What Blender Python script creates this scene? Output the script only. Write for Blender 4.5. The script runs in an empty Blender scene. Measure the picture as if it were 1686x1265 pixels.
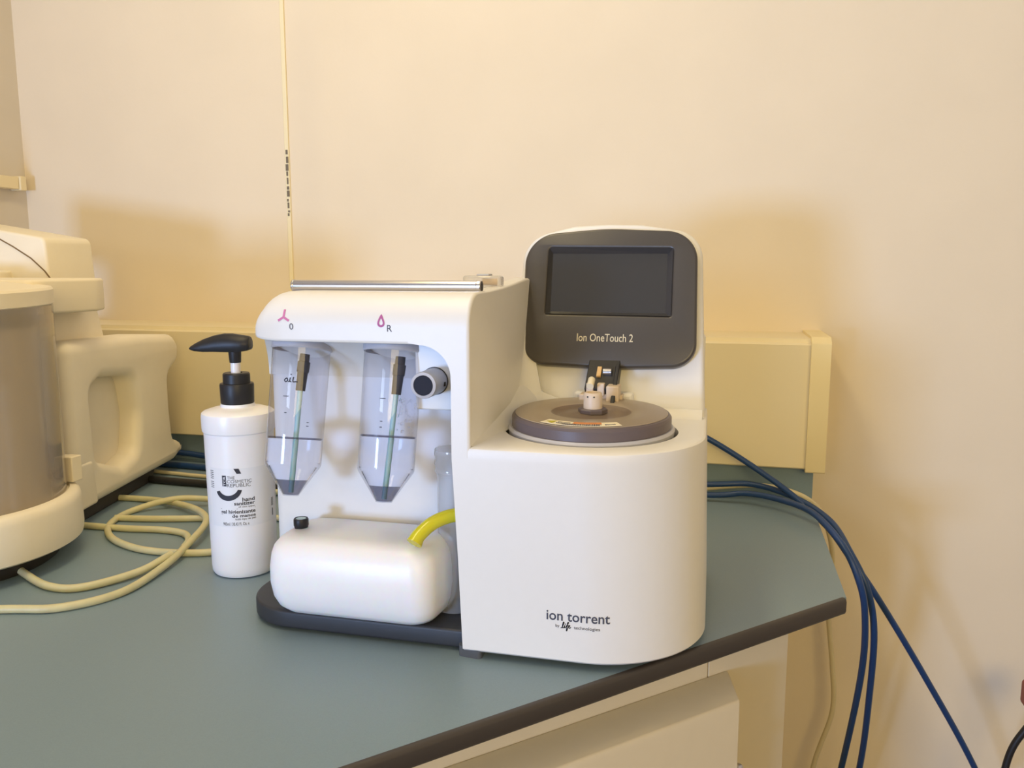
import bpy, bmesh, math, random
from math import sin, cos, pi, radians, sqrt, atan2
from mathutils import Vector, Matrix
random.seed(4)
S = bpy.context.scene
COL = S.collection

# ------------------------------------------------------------------ camera
cam_data = bpy.data.cameras.new('camera')
cam = bpy.data.objects.new('camera', cam_data); COL.objects.link(cam)
S.camera = cam
cam_data.sensor_fit = 'HORIZONTAL'; cam_data.sensor_width = 36.0
cam_data.lens = 36.0 * 1364.0 / 1686.0
cam_data.clip_start = 0.01
cam.location = (0, 0, 1.27)
cam.rotation_euler = (radians(90 - 8.15), 0, radians(14.0))

# ------------------------------------------------------------------ world, light, exposure
def lin(c):
    c = [v / 255.0 for v in c]
    return tuple([(v / 12.92 if v <= .04045 else ((v + .055) / 1.055) ** 2.4) for v in c])
W = bpy.data.worlds.new('world'); S.world = W; W.use_nodes = True
bg = W.node_tree.nodes['Background']
bg.inputs['Color'].default_value = (1.0, 0.80, 0.50, 1); bg.inputs['Strength'].default_value = 0.15
S.view_settings.view_transform = 'Standard'; S.view_settings.look = 'None'
S.view_settings.gamma = 1; S.view_settings.exposure = 0.0
S.view_settings.use_curve_mapping = False

YW_T = 1.49
def area(name, loc, target, sx, sy, power, col, spread=180):
    L = bpy.data.lights.new(name, 'AREA'); L.shape = 'RECTANGLE'; L.size = sx; L.size_y = sy
    L.energy = power; L.color = col; L.spread = radians(spread)
    o = bpy.data.objects.new(name, L); COL.objects.link(o); o.location = loc
    d = Vector(target) - Vector(loc)
    o.rotation_euler = d.to_track_quat('-Z', 'Y').to_euler()
    return o
# warm ceiling luminaire, up and to the left, and the cool daylight of a window behind the camera
area('ceiling_lamp_light', (-0.55, 0.55, 2.50), (-0.55, 0.55, 0.9), 0.22, 1.2, 9.5, (1.0, 0.79, 0.40))
area('room_bounce_fill', (0.9, -1.5, 1.75), (-0.2, 1.2, 1.0), 1.3, 0.9, 26, (1.0, 0.74, 0.28))  # added warm fill from the right front, stands in for room bounce
area('window_daylight', (-1.20, -1.9, 0.97), (-0.25, 0.9, 1.3), 0.45, 0.35, 43, (0.37, 0.57, 1.0))
area('upper_wall_fill', (-0.95, -2.25, 1.8), (0.1, YW_T, 2.15), 0.7, 0.6, 2.6, (0.66, 0.78, 1.0), spread=58)  # added cool wash with narrow spread, lifts only the upper wall

# ------------------------------------------------------------------ materials
def mat(name, rgb, rough=.5, metal=0.0, spec=.5, noise=0.0, nscale=200, bump=0.0, bscale=300, **kw):
    m = bpy.data.materials.new(name); m.use_nodes = True
    nt = m.node_tree; b = nt.nodes['Principled BSDF']
    c = lin(rgb) + (1,)
    b.inputs['Base Color'].default_value = c
    b.inputs['Roughness'].default_value = rough
    b.inputs['Metallic'].default_value = metal
    b.inputs['Specular IOR Level'].default_value = spec
    for k, v in kw.items():
        b.inputs[k.replace('_', ' ')].default_value = v
    tc = nt.nodes.new('ShaderNodeTexCoord')
    if noise:
        n = nt.nodes.new('ShaderNodeTexNoise'); n.inputs['Scale'].default_value = nscale; n.inputs['Detail'].default_value = 5
        nt.links.new(tc.outputs['Object'], n.inputs['Vector'])
        r = nt.nodes.new('ShaderNodeValToRGB')
        r.color_ramp.elements[0].position = .3; r.color_ramp.elements[1].position = .7
        r.color_ramp.elements[0].color = tuple(v * (1 - noise) for v in c[:3]) + (1,)
        r.color_ramp.elements[1].color = tuple(min(1, v * (1 + noise)) for v in c[:3]) + (1,)
        nt.links.new(n.outputs['Fac'], r.inputs['Fac']); nt.links.new(r.outputs['Color'], b.inputs['Base Color'])
    if bump:
        n = nt.nodes.new('ShaderNodeTexNoise'); n.inputs['Scale'].default_value = bscale; n.inputs['Detail'].default_value = 3
        nt.links.new(tc.outputs['Object'], n.inputs['Vector'])
        bp = nt.nodes.new('ShaderNodeBump'); bp.inputs['Strength'].default_value = bump; bp.inputs['Distance'].default_value = .001
        nt.links.new(n.outputs['Fac'], bp.inputs['Height']); nt.links.new(bp.outputs['Normal'], b.inputs['Normal'])
    return m

def clear(name, tint, gloss=.06, rough=.03, fac_scale=1.0, milky=0.0, milk=(235, 235, 235)):
    """thin clear plastic: transparent tinted body with a fresnel gloss, optionally milky"""
    m = bpy.data.materials.new(name); m.use_nodes = True
    nt = m.node_tree; nt.nodes.clear()
    out = nt.nodes.new('ShaderNodeOutputMaterial')
    tr = nt.nodes.new('ShaderNodeBsdfTransparent'); tr.inputs['Color'].default_value = lin(tint) + (1,)
    gl = nt.nodes.new('ShaderNodeBsdfGlossy'); gl.inputs['Roughness'].default_value = rough
    fc = nt.nodes.new('ShaderNodeLayerWeight'); fc.inputs['Blend'].default_value = .5
    lw = nt.nodes.new('ShaderNodeMath'); lw.operation = 'POWER'; lw.inputs[1].default_value = 4.0
    nt.links.new(fc.outputs['Facing'], lw.inputs[0])
    mul = nt.nodes.new('ShaderNodeMath'); mul.operation = 'MULTIPLY_ADD'
    mul.inputs[1].default_value = fac_scale; mul.inputs[2].default_value = gloss
    nt.links.new(lw.outputs[0], mul.inputs[0])
    mx = nt.nodes.new('ShaderNodeMixShader')
    nt.links.new(mul.outputs[0], mx.inputs['Fac'])
    base = tr.outputs[0]
    if milky:
        df = nt.nodes.new('ShaderNodeBsdfDiffuse'); df.inputs['Color'].default_value = lin(milk) + (1,)
        tl = nt.nodes.new('ShaderNodeBsdfTranslucent'); tl.inputs['Color'].default_value = lin(milk) + (1,)
        m1 = nt.nodes.new('ShaderNodeMixShader'); m1.inputs['Fac'].default_value = .4
        nt.links.new(df.outputs[0], m1.inputs[1]); nt.links.new(tl.outputs[0], m1.inputs[2])
        m2 = nt.nodes.new('ShaderNodeMixShader'); m2.inputs['Fac'].default_value = milky
        nt.links.new(tr.outputs[0], m2.inputs[1]); nt.links.new(m1.outputs[0], m2.inputs[2]); base = m2.outputs[0]
    nt.links.new(base, mx.inputs[1]); nt.links.new(gl.outputs[0], mx.inputs[2])
    nt.links.new(mx.outputs[0], out.inputs['Surface'])
    return m

M = {}
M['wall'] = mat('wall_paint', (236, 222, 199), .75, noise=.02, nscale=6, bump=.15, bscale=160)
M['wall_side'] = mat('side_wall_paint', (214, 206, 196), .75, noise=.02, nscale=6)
M['caulk'] = mat('seam_sealant', (244, 232, 196), .6)
M['peel'] = mat('seam_dirt', (120, 110, 98), .8)
M['floor'] = mat('floor_vinyl', (92, 84, 74), .5, noise=.08, nscale=12)
M['ceiling'] = mat('ceiling_paint', (238, 234, 226), .8)
M['laminate'] = mat('worktop_laminate', (126, 147, 162), .42, spec=.5, noise=.035, nscale=900, bump=.05, bscale=900)
M['edge'] = mat('worktop_edging', (66, 60, 56), .45)
M['trunk'] = mat('trunking_plastic', (236, 222, 186), .4)
M['trunkcap'] = mat('trunking_cap_plastic', (240, 222, 172), .4)
M['cabinet'] = mat('cabinet_lacquer', (208, 196, 172), .5, noise=.01, nscale=50)
M['white'] = mat('white_plastic', (230, 228, 226), .38, noise=.006, nscale=80, bump=.05, bscale=1500, Subsurface_Weight=.0)
M['greyplastic'] = mat('grey_plastic', (186, 186, 196), .35)
M['black'] = mat('black_plastic', (38, 38, 42), .42, spec=.35)
M['tray'] = mat('charcoal_base_plastic', (48, 50, 56), .5, bump=.1, bscale=900)
M['bezel'] = mat('dark_grey_bezel', (72, 68, 66), .32, noise=.02, nscale=300)
M['screen'] = mat('screen_glass', (58, 57, 57), .12, spec=.5)
M['rim'] = mat('screen_recess_rim', (62, 62, 66), .3)
M['insert'] = mat('navy_insert', (46, 48, 60), .6, spec=.1)
M['meniscus'] = clear('meniscus_edge', (196, 196, 206), gloss=.1)
M['steel'] = mat('brushed_steel', (205, 202, 205), .22, metal=1.0)
M['dark_ink'] = mat('dark_ink', (66, 68, 84), .6)
M['black_ink'] = mat('black_ink', (44, 44, 56), .6)
M['marker'] = mat('marker_ink', (34, 30, 44), .5)
M['cream_ink'] = mat('cream_ink', (214, 204, 178), .5)
M['pink'] = mat('pink_ink', (205, 118, 168), .6)
M['plum'] = mat('plum_ink', (176, 92, 150), .6)
M['rotor'] = mat('rotor_edge_plastic', (98, 88, 92), .4)
M['rotor_top'] = mat('rotor_smoked_top', (160, 146, 130), .32, spec=.5)
M['rotor_in'] = mat('rotor_inner_dish', (122, 106, 94), .3, spec=.5)
M['beige'] = mat('beige_plastic', (214, 196, 176), .45)
M['tan'] = mat('amber_clip', (214, 176, 120), .4)
M['warn_y'] = mat('warning_yellow', (190, 180, 60), .5)
M['warn_o'] = mat('warning_orange', (214, 140, 84), .5)
M['sticker'] = mat('sticker_paper', (240, 230, 205), .5)
M['hdpe'] = mat('milky_polyethylene', (240, 240, 244), .35, noise=.01, nscale=40, Subsurface_Weight=.6, Subsurface_Scale=.01)
M['tube'] = clear('clear_tube_plastic', (243, 243, 247), gloss=.035, rough=.03)
M['liquid'] = mat('clear_liquid', (250, 251, 255), .0, Transmission_Weight=1.0, IOR=1.12)
M['residue'] = clear('grey_liquid', (196, 196, 204), gloss=.03, rough=.05)
M['surface'] = mat('liquid_surface', (222, 224, 232), .08, Transmission_Weight=.6, IOR=1.2)
M['sipper'] = mat('pale_blue_tubing', (170, 214, 226), .3, Subsurface_Weight=.2, Subsurface_Scale=.003)
M['fitting'] = mat('grey_fitting', (66, 69, 82), .5, spec=.3)
M['yellow'] = mat('yellow_pvc', (232, 224, 42), .18, spec=.7, Transmission_Weight=.25, Subsurface_Weight=.3, Subsurface_Scale=.006)
M['cup'] = clear('milky_cup_plastic', (250, 250, 252), gloss=.03, milky=.35)
M['clearfoot'] = clear('clear_rubber', (190, 194, 206), gloss=.03, milky=.3, milk=(190, 195, 205))
M['bottle'] = mat('white_hdpe_bottle', (240, 240, 246), .3, Subsurface_Weight=.15, Subsurface_Scale=.005)
M['label'] = mat('bottle_label', (232, 234, 242), .3)
M['machine'] = mat('aged_cream_plastic', (238, 228, 206), .5, noise=.015, nscale=30, bump=.12, bscale=1400)
M['machine_lt'] = mat('cream_lid_plastic', (238, 226, 200), .45, bump=.1, bscale=1400)
M['machine_dk'] = mat('dark_brown_base', (52, 47, 44), .55)
M['seam'] = mat('brown_seam_line', (120, 98, 66), .8)  # brown line along the tower seam
M['bowl'] = clear('clear_bowl_acrylic', (240, 236, 230), gloss=.03, rough=.08, milky=.30, milk=(232, 224, 212))
M['drum'] = mat('bowl_liner', (236, 228, 216), .4, metal=.0, noise=.08, nscale=12)
M['hose'] = mat('cream_silicone_hose', (206, 200, 160), .4, noise=.05, nscale=60, Subsurface_Weight=.2, Subsurface_Scale=.004)
M['blue'] = mat('blue_cable_jacket', (32, 64, 114), .38)
M['blackcable'] = mat('black_cable_jacket', (34, 33, 36), .5)
M['whitecable'] = mat('cream_cable_jacket', (216, 204, 168), .45)
M['red'] = mat('red_brown_plug', (140, 62, 46), .45)

# ------------------------------------------------------------------ mesh helpers
ORIGIN = {}
def link(name, me, m, parent=None, smooth=35, bevel=0, bseg=3, subsurf=0, limit=30):
    o = bpy.data.objects.new(name, me); COL.objects.link(o)
    if m is not None:
        me.materials.clear(); me.materials.append(m)
    if smooth is not None:
        for p in me.polygons: p.use_smooth = True
        me.set_sharp_from_angle(angle=radians(smooth))
    if parent is not None:
        off = ORIGIN.get(parent.name, Vector((0, 0, 0)))
        me.transform(Matrix.Translation(-off)); o.parent = parent; ORIGIN[o.name] = off
    if bevel:
        md = o.modifiers.new('bevel', 'BEVEL'); md.width = bevel; md.segments = bseg
        md.limit_method = 'ANGLE'; md.angle_limit = radians(limit)
    if subsurf:
        md = o.modifiers.new('sub', 'SUBSURF'); md.levels = subsurf; md.render_levels = subsurf
    return o

def bmesh_obj(name, bm, m, parent=None, **kw):
    bmesh.ops.remove_doubles(bm, verts=bm.verts, dist=1e-6)
    bmesh.ops.recalc_face_normals(bm, faces=bm.faces)
    me = bpy.data.meshes.new(name); bm.to_mesh(me); bm.free()
    return link(name, me, m, parent, **kw)

def add_box(bm, x0, x1, y0, y1, z0, z1, mtx=None):
    vs = [bm.verts.new((x, y, z)) for z in (z0, z1) for y in (y0, y1) for x in (x0, x1)]
    for f in ((0, 2, 3, 1), (4, 5, 7, 6), (0, 1, 5, 4), (2, 6, 7, 3), (0, 4, 6, 2), (1, 3, 7, 5)):
        bm.faces.new([vs[i] for i in f])
    if mtx is not None:
        for v in vs: v.co = mtx @ v.co
    return vs

def box(name, x0, x1, y0, y1, z0, z1, m, parent=None, mtx=None, **kw):
    bm = bmesh.new(); add_box(bm, x0, x1, y0, y1, z0, z1, mtx)
    return bmesh_obj(name, bm, m, parent, **kw)

def add_loft(bm, secs, cap=True, closed=True):
    rows = [[bm.verts.new(p) for p in s] for s in secs]
    n = len(rows[0])
    for a, b in zip(rows[:-1], rows[1:]):
        for i in range(n if closed else n - 1):
            j = (i + 1) % n
            try: bm.faces.new((a[i], a[j], b[j], b[i]))
            except ValueError: pass
    if cap:
        bm.faces.new(rows[0][::-1]); bm.faces.new(rows[-1])
    return rows

def add_lathe(bm, prof, cx=0, cy=0, seg=64, mtx=None, cap=True):
    """prof: list of (r, z); r = 0 closes with a fan"""
    rows = []; allv = []
    for r, z in prof:
        if r < 1e-6:
            v = bm.verts.new((cx, cy, z)); rows.append([v]); allv.append(v)
        else:
            row = [bm.verts.new((cx + r * cos(2 * pi * i / seg), cy + r * sin(2 * pi * i / seg), z)) for i in range(seg)]
            rows.append(row); allv += row
    for a, b in zip(rows[:-1], rows[1:]):
        for i in range(seg):
            j = (i + 1) % seg
            if len(a) == 1 and len(b) == 1: continue
            if len(a) == 1: bm.faces.new((a[0], b[j], b[i]))
            elif len(b) == 1: bm.faces.new((a[i], a[j], b[0]))
            else: bm.faces.new((a[i], a[j], b[j], b[i]))
    if cap:
        if len(rows[0]) > 1: bm.faces.new(rows[0][::-1])
        if len(rows[-1]) > 1: bm.faces.new(rows[-1])
    if mtx is not None:
        for v in allv: v.co = mtx @ v.co
    return allv

def lathe(name, prof, m, parent=None, cx=0, cy=0, seg=64, mtx=None, cap=True, **kw):
    bm = bmesh.new(); add_lathe(bm, prof, cx, cy, seg, mtx, cap)
    return bmesh_obj(name, bm, m, parent, **kw)

def catmull(pts, n=10):
    P = [Vector(p) for p in pts]; P = [2 * P[0] - P[1]] + P + [2 * P[-1] - P[-2]]
    out = []
    for i in range(1, len(P) - 2):
        a, b, c, d = P[i - 1:i + 3]
        for k in range(n):
            t = k / n
            out.append(.5 * ((2 * b) + (c - a) * t + (2 * a - 5 * b + 4 * c - d) * t * t + (3 * b - a - 3 * c + d) * t ** 3))
    out.append(P[-2]); return out

def add_tube(bm, path, r, seg=12, cap=True):
    n = len(path); rad = r if callable(r) else (lambda t: r)
    up = Vector((0, 0, 1)); prev = None; rows = []
    for i, p in enumerate(path):
        t = (path[min(i + 1, n - 1)] - path[max(i - 1, 0)]).normalized()
        if prev is None:
            a = t.cross(up)
            if a.length < .1: a = t.cross(Vector((1, 0, 0)))
            a.normalize()
        else:
            a = (prev - t * prev.dot(t)).normalized()
        prev = a; b = t.cross(a)
        rr = rad(i / (n - 1))
        rows.append([p + (a * cos(2 * pi * k / seg) + b * sin(2 * pi * k / seg)) * rr for k in range(seg)])
    add_loft(bm, rows, cap=cap)

def tube(name, pts, r, m, parent=None, n=10, seg=12, **kw):
    bm = bmesh.new(); add_tube(bm, catmull(pts, n) if n else [Vector(p) for p in pts], r, seg)
    return bmesh_obj(name, bm, m, parent, **kw)

def rpoly(pts, seg=8):
    """pts: (x, y, radius) -> dense outline with rounded corners"""
    out = []; n = len(pts)
    for i in range(n):
        p = Vector(pts[i][:2]); r = pts[i][2]
        a = Vector(pts[i - 1][:2]); b = Vector(pts[(i + 1) % n][:2])
        if r <= 0: out.append((p.x, p.y)); continue
        u = (a - p).normalized(); v = (b - p).normalized()
        ang = u.angle(v); d = min(r / math.tan(ang / 2), (a - p).length * .49, (b - p).length * .49)
        rr = d * math.tan(ang / 2)
        c = p + (u + v).normalized() * (rr / sin(ang / 2))
        s = p + u * d - c; e = p + v * d - c
        a0 = atan2(s.y, s.x); a1 = atan2(e.y, e.x); da = (a1 - a0 + pi) % (2 * pi) - pi
        for k in range(seg + 1):
            t = a0 + da * k / seg
            out.append((c.x + rr * cos(t), c.y + rr * sin(t)))
    return out

def prism(name, outline, a0, a1, axis, m, parent=None, **kw):
    """outline in the plane across `axis`: 'Z' -> (x,y), 'Y' -> (x,z), 'X' -> (y,z)"""
    f = {'Z': lambda p, t: (p[0], p[1], t), 'Y': lambda p, t: (p[0], t, p[1]), 'X': lambda p, t: (t, p[0], p[1])}[axis]
    bm = bmesh.new(); add_loft(bm, [[f(p, a0) for p in outline], [f(p, a1) for p in outline]])
    return bmesh_obj(name, bm, m, parent, **kw)

def eval_mesh(o):
    dg = bpy.context.evaluated_depsgraph_get(); dg.update()
    return bpy.data.meshes.new_from_object(o.evaluated_get(dg))

def plate_mesh(outlines, thick, bev, bres=3):
    """flat plate with holes, rounded edges; XY outline, centred on z=0"""
    cu = bpy.data.curves.new('tmp', 'CURVE'); cu.dimensions = '2D'; cu.fill_mode = 'BOTH'
    for ol in outlines:
        sp = cu.splines.new('POLY'); sp.points.add(len(ol) - 1); sp.use_cyclic_u = True
        for p, q in zip(sp.points, ol): p.co = (q[0], q[1], 0, 1)
    cu.extrude = max(thick / 2 - bev, 1e-5); cu.bevel_depth = bev; cu.bevel_resolution = bres; cu.offset = -bev
    o = bpy.data.objects.new('tmp', cu); COL.objects.link(o)
    me = eval_mesh(o); bpy.data.objects.remove(o); bpy.data.curves.remove(cu)
    bm = bmesh.new(); bm.from_mesh(me); bmesh.ops.remove_doubles(bm, verts=bm.verts, dist=1e-5)
    bmesh.ops.recalc_face_normals(bm, faces=bm.faces); bm.to_mesh(me); bm.free()
    return me

def plate(name, outlines, thick, bev, mtx, m, parent=None, **kw):
    me = plate_mesh(outlines, thick, bev); me.transform(mtx)
    return link(name, me, m, parent, **kw)

def text_pieces(items, thick=.0001):
    """items: (string, u0, u1, v0, v1, bold) -> one mesh in the uv plane, each string fitted to its box"""
    bm = bmesh.new()
    for s, u0, u1, v0, v1, bold in items:
        cu = bpy.data.curves.new('tmp', 'FONT'); cu.body = s; cu.size = 1; cu.resolution_u = 3
        cu.offset = bold; cu.extrude = .01; cu.fill_mode = 'BOTH'
        o = bpy.data.objects.new('tmp', cu); COL.objects.link(o)
        me = eval_mesh(o); bpy.data.objects.remove(o); bpy.data.curves.remove(cu)
        xs = [v.co.x for v in me.vertices]; ys = [v.co.y for v in me.vertices]
        x0, x1, y0, y1 = min(xs), max(xs), min(ys), max(ys)
        for v in me.vertices:
            v.co.x = u0 + (v.co.x - x0) / (x1 - x0) * (u1 - u0)
            v.co.y = v0 + (v.co.y - y0) / (y1 - y0) * (v1 - v0)
            v.co.z = thick if v.co.z > 0 else 0
        bm.from_mesh(me); bpy.data.meshes.remove(me)
    return bm

def flat_shape(bm, outline, thick=.0001):
    add_loft(bm, [[(p[0], p[1], 0) for p in outline], [(p[0], p[1], thick) for p in outline]])

def mapped(name, bm, fn, m, parent):
    """fn(u, v, w) -> world point"""
    for v in bm.verts: v.co = Vector(fn(v.co.x, v.co.y, v.co.z))
    me = bpy.data.meshes.new(name); bm.to_mesh(me); bm.free()
    return link(name, me, m, parent, smooth=None)

def empty(name, loc, label, cat, group=None):
    o = bpy.data.objects.new(name, None); COL.objects.link(o); o.location = loc; o.empty_display_size = .05
    ORIGIN[o.name] = Vector(loc); tag(o, label, cat, group); return o
def tag(o, label, cat, group=None):
    o['label'] = label; o['category'] = cat
    if group: o['group'] = group
    return o
def struct(o): o['kind'] = 'structure'; return o

WT = 0.90        # height of the worktop surface
YW = 1.49        # back wall
# ------------------------------------------------------------------ room
struct(box('floor', -1.43, 2.4, -2.3, YW + .1, -.05, 0, M['floor']))
struct(box('ceiling', -1.43, 2.4, -2.3, YW + .1, 2.7, 2.75, M['ceiling']))
struct(box('wall_back', -1.53, 2.5, YW, YW + .1, 0, 2.7, M['wall']))
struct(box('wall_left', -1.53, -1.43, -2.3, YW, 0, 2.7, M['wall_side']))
struct(box('wall_right', 2.4, 2.5, -2.3, YW, 0, 2.7, M['wall']))
bm = bmesh.new()                                             # wall behind the camera with a window opening
for b in ((-1.43, -1.4, 0, 2.7), (-.55, 2.4, 0, 2.7), (-1.4, -.55, 0, .8), (-1.4, -.55, 2.25, 2.7)):
    add_box(bm, b[0], b[1], -2.4, -2.3, b[2], b[3])
struct(bmesh_obj('wall_front', bm, M['wall'], smooth=None))
t = box('trim_1', -.822, -.813, YW - .004, YW, .95, 2.7, M['caulk'], bevel=.0015)
struct(t)
bm = bmesh.new()
z = 1.365
while z < 1.485:
    h = random.uniform(.003, .013); w = random.uniform(.0012, .0028); x = -.817 + random.uniform(-.0012, .0012)
    add_box(bm, x - w, x + w, YW - .0055, YW - .003, z, z + h); z += h + random.uniform(.001, .005)
d = bmesh_obj('seam_dirt', bm, M['peel'], t, smooth=None)
bm = bmesh.new(); rid = [(-.80 + .11 * k / 24, YW - .0035 * (.5 - .5 * cos(2 * pi * k / 24)) - .0001) for k in range(25)]
add_loft(bm, [[(x, y, .95) for x, y in rid], [(x, y, 2.7) for x, y in rid]], cap=False, closed=False)
struct(bmesh_obj('trim_2', bm, M['wall'], smooth=60))      # faint plaster ridge beside the seam

# ------------------------------------------------------------------ dado trunking along the wall
tk = empty('cable_trunking', (-.6, YW, .95), 'wide cream plastic cable trunking running along the wall above the worktop', 'trunking')
prof = [(YW, .952), (1.347, .952), (1.345, .954), (1.345, 1.148), (1.3475, 1.1505), (1.353, 1.1505), (1.355, 1.157), (YW, 1.157)]
prism('trunk_body', prof, -1.43, .1395, 'X', M['trunk'], tk, smooth=None)
ec = prism('end_cap', rpoly([(YW, .948, 0), (1.337, .948, .003), (1.337, 1.152, .004), (1.349, 1.161, .003), (YW, 1.161, 0)], 3), .1395, .1685, 'X', M['trunkcap'], tk, smooth=30)
ec['label'] = 'cream end cap of the trunking'
sk = empty('wall_trunking', (-1.43, 1.3, 1.44), 'short grey-beige trunking rail on the far left side wall', 'trunking')
box('trunk_body', -1.43, -1.408, .9, 1.45, 1.425, 1.450, M['trunk'], sk, bevel=.002)
box('end_cap', -1.43, -1.404, 1.45, 1.466, 1.423, 1.452, M['trunk'], sk, bevel=.002)

# ------------------------------------------------------------------ worktop
wt = empty('worktop', (-.5, .9, WT - .0185), 'blue-grey laminate worktop with dark brown rounded diagonal edge', 'worktop')
P0 = Vector((.150, .9490)); ed = Vector((-.4061, -.429)).normalized(); P1 = P0 + ed * 1.9
on = Vector((-ed.y, ed.x)); on = on if on.x > 0 else -on    # outward (towards the room)
ew = .006
q0 = P0 - on * ew; q1 = P1 - on * ew
prism('worktop_board', [(.1515, YW), (.150, q0.y), (q0.x, q0.y), (q1.x, q1.y), (-1.43, q1.y), (-1.43, YW)], WT - .0185, WT, 'Z', M['laminate'], wt, smooth=None)
bm = bmesh.new()
secs = []
for p in (P0, P1):
    s = []
    for a, zz in [(-ew, WT + .0001), (-.003, WT), (-.0008, WT - .0012), (0, WT - .004), (0, WT - .0145), (-.001, WT - .0175), (-.004, WT - .0187), (-ew, WT - .0187)]:
        q = p + on * a; s.append((q.x, q.y, zz))
    secs.append(s)
add_loft(bm, secs)
bmesh_obj('edging', bm, M['edge'], wt, smooth=50)
tag(box('worktop_upstand', -1.43, .1545, 1.363, YW - .001, WT + .0002, .9505, M['laminate'], bevel=.001), 'blue-grey laminate upstand strip between the worktop and the trunking', 'upstand')

# ------------------------------------------------------------------ base cabinet under the worktop
cb = empty('base_cabinet', (-.4, 1.0, 0), 'off-white base cabinet standing diagonally under the blue-grey worktop', 'cabinet')
fx = Vector((.088, .928)); fd = Vector((-1, -1)).normalized(); fe = fx + fd * 1.7
fin = Vector((-.7071, .7071))
g = .018
a = fx + fin * g; b = fe + fin * g
prism('carcass', [(.088, YW - .01), (.088, a.y + .018), (a.x, a.y), (b.x, b.y), (-1.40, b.y), (-1.40, YW - .01)], .02, .881, 'Z', M['cabinet'], cb, smooth=None)
def face_box(nm, s0, s1, o0, o1, z0, z1, m, parent, **kw):
    bm = bmesh.new()
    pts = []
    for s, o in ((s0, o0), (s1, o0), (s1, o1), (s0, o1)):
        p = fx + fd * s - fin * o; pts.append((p.x, p.y))
    add_loft(bm, [[(x, y, z0) for x, y in pts], [(x, y, z1) for x, y in pts]])
    return bmesh_obj(nm, bm, m, parent, **kw)
face_box('side_panel', 0, .121, -g, 0, .05, .881, M['cabinet'], cb, bevel=.0007)
face_box('fascia', .1225, 1.69, -g, 0, .05, .881, M['cabinet'], cb, bevel=.0007)
# protruding front with a sloping grip top
bm = bmesh.new()
secs = []
for s in (.094, 1.6):
    ex = 0.0 if s > .5 else 0.0
    row = []
    for o, zz in [(0.0, .843), (.012, .8425), (.043, .8365), (.045, .832), (.045, .25), (0, .25)]:
        p = fx + fd * (s + (o * .6 if s < .5 else 0)) - fin * o; row.append((p.x, p.y, zz))
    secs.append(row)
add_loft(bm, secs)
dr = bmesh_obj('door', bm, M['cabinet'], cb, smooth=25, bevel=.0015)
dr['label'] = 'thick protruding door with sloping top'
p = fx + fd * .1215 - fin * .045
lathe('lock', [(0, 0), (.005, 0), (.006, .002), (.006, .004), (.0045, .005), (0, .005)], M['steel'], dr,
      mtx=Matrix.Translation((p.x, p.y, .762)) @ Matrix.Rotation(radians(-45), 4, 'Z') @ Matrix.Rotation(radians(-90), 4, 'X') @ Matrix.Translation((0, 0, -.0)), seg=20)

# ------------------------------------------------------------------ the instrument
YF = .71
ins = empty('laboratory_instrument', (-.24, .86, WT), 'white bench instrument with dark tilted touchscreen and round rotor lid', 'instrument')
# charcoal base tray
base = rpoly([(-.478, .722, .062), (-.03, .722, .07), (-.03, 1.0, .02), (-.478, 1.0, .02)], 12)
me = plate_mesh([base], .0185, .003); me.transform(Matrix.Translation((0, 0, .9125)))
link('base_tray', me, M['tray'], ins)
for x, y in ((-.43, .78), (-.43, .95), (-.12, .80), (-.10, .96)):
    lathe('rubber_foot', [(.011, WT), (.012, .9035), (.012, .906)], M['black'], ins, cx=x, cy=y, seg=24)
ft = prism('rubber_foot', rpoly([(-.231, .7135, .004), (-.2075, .7105, .004), (-.2075, .730, .002), (-.231, .730, .002)], 4), WT, .9105, 'Z', M['clearfoot'], ins)
ft['label'] = 'clear rubber foot'

# right hand block with rounded corner and a well for the rotor
def foot(xl, xr, yf, rc, yb):
    return rpoly([(xl, yf, 0), (xr, yf, rc), (xr - .002, yb, .02), (xl, yb, 0)], 28)
bm = bmesh.new()
lv = [(.9070, -.2245, -.0035, YF + .003, .108), (.9095, -.2253, -.002, YF, .109), (1.00, -.2292, -.0045, YF, .109), (1.093, -.2344, -.0072, YF, .109), (1.1010, -.2344, -.0075, YF, .109),
      (1.1035, -.2344, -.0078, YF + .0006, .109), (1.1048, -.2344, -.0095, YF + .0028, .108)]
add_loft(bm, [[(x, y, zz) for x, y in foot(xl, xr, yf, rc, 1.0)] for zz, xl, xr, yf, rc in lv])
RC = Vector((-.1225, .824))
blk = bmesh_obj('front_housing', bm, M['white'], None, smooth=None)
cut = lathe('tmp_cut', [(.0875, 1.092), (.0875, 1.13)], M['white'], cx=RC.x, cy=RC.y, seg=96, smooth=None)
md = blk.modifiers.new('b', 'BOOLEAN'); md.object = cut; md.operation = 'DIFFERENCE'; md.solver = 'EXACT'
me = eval_mesh(blk); bpy.data.objects.remove(blk); bpy.data.objects.remove(cut)
hs = link('front_housing', me, M['white'], ins, smooth=32)
hs['label'] = 'white front housing with rounded right corner'

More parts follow.
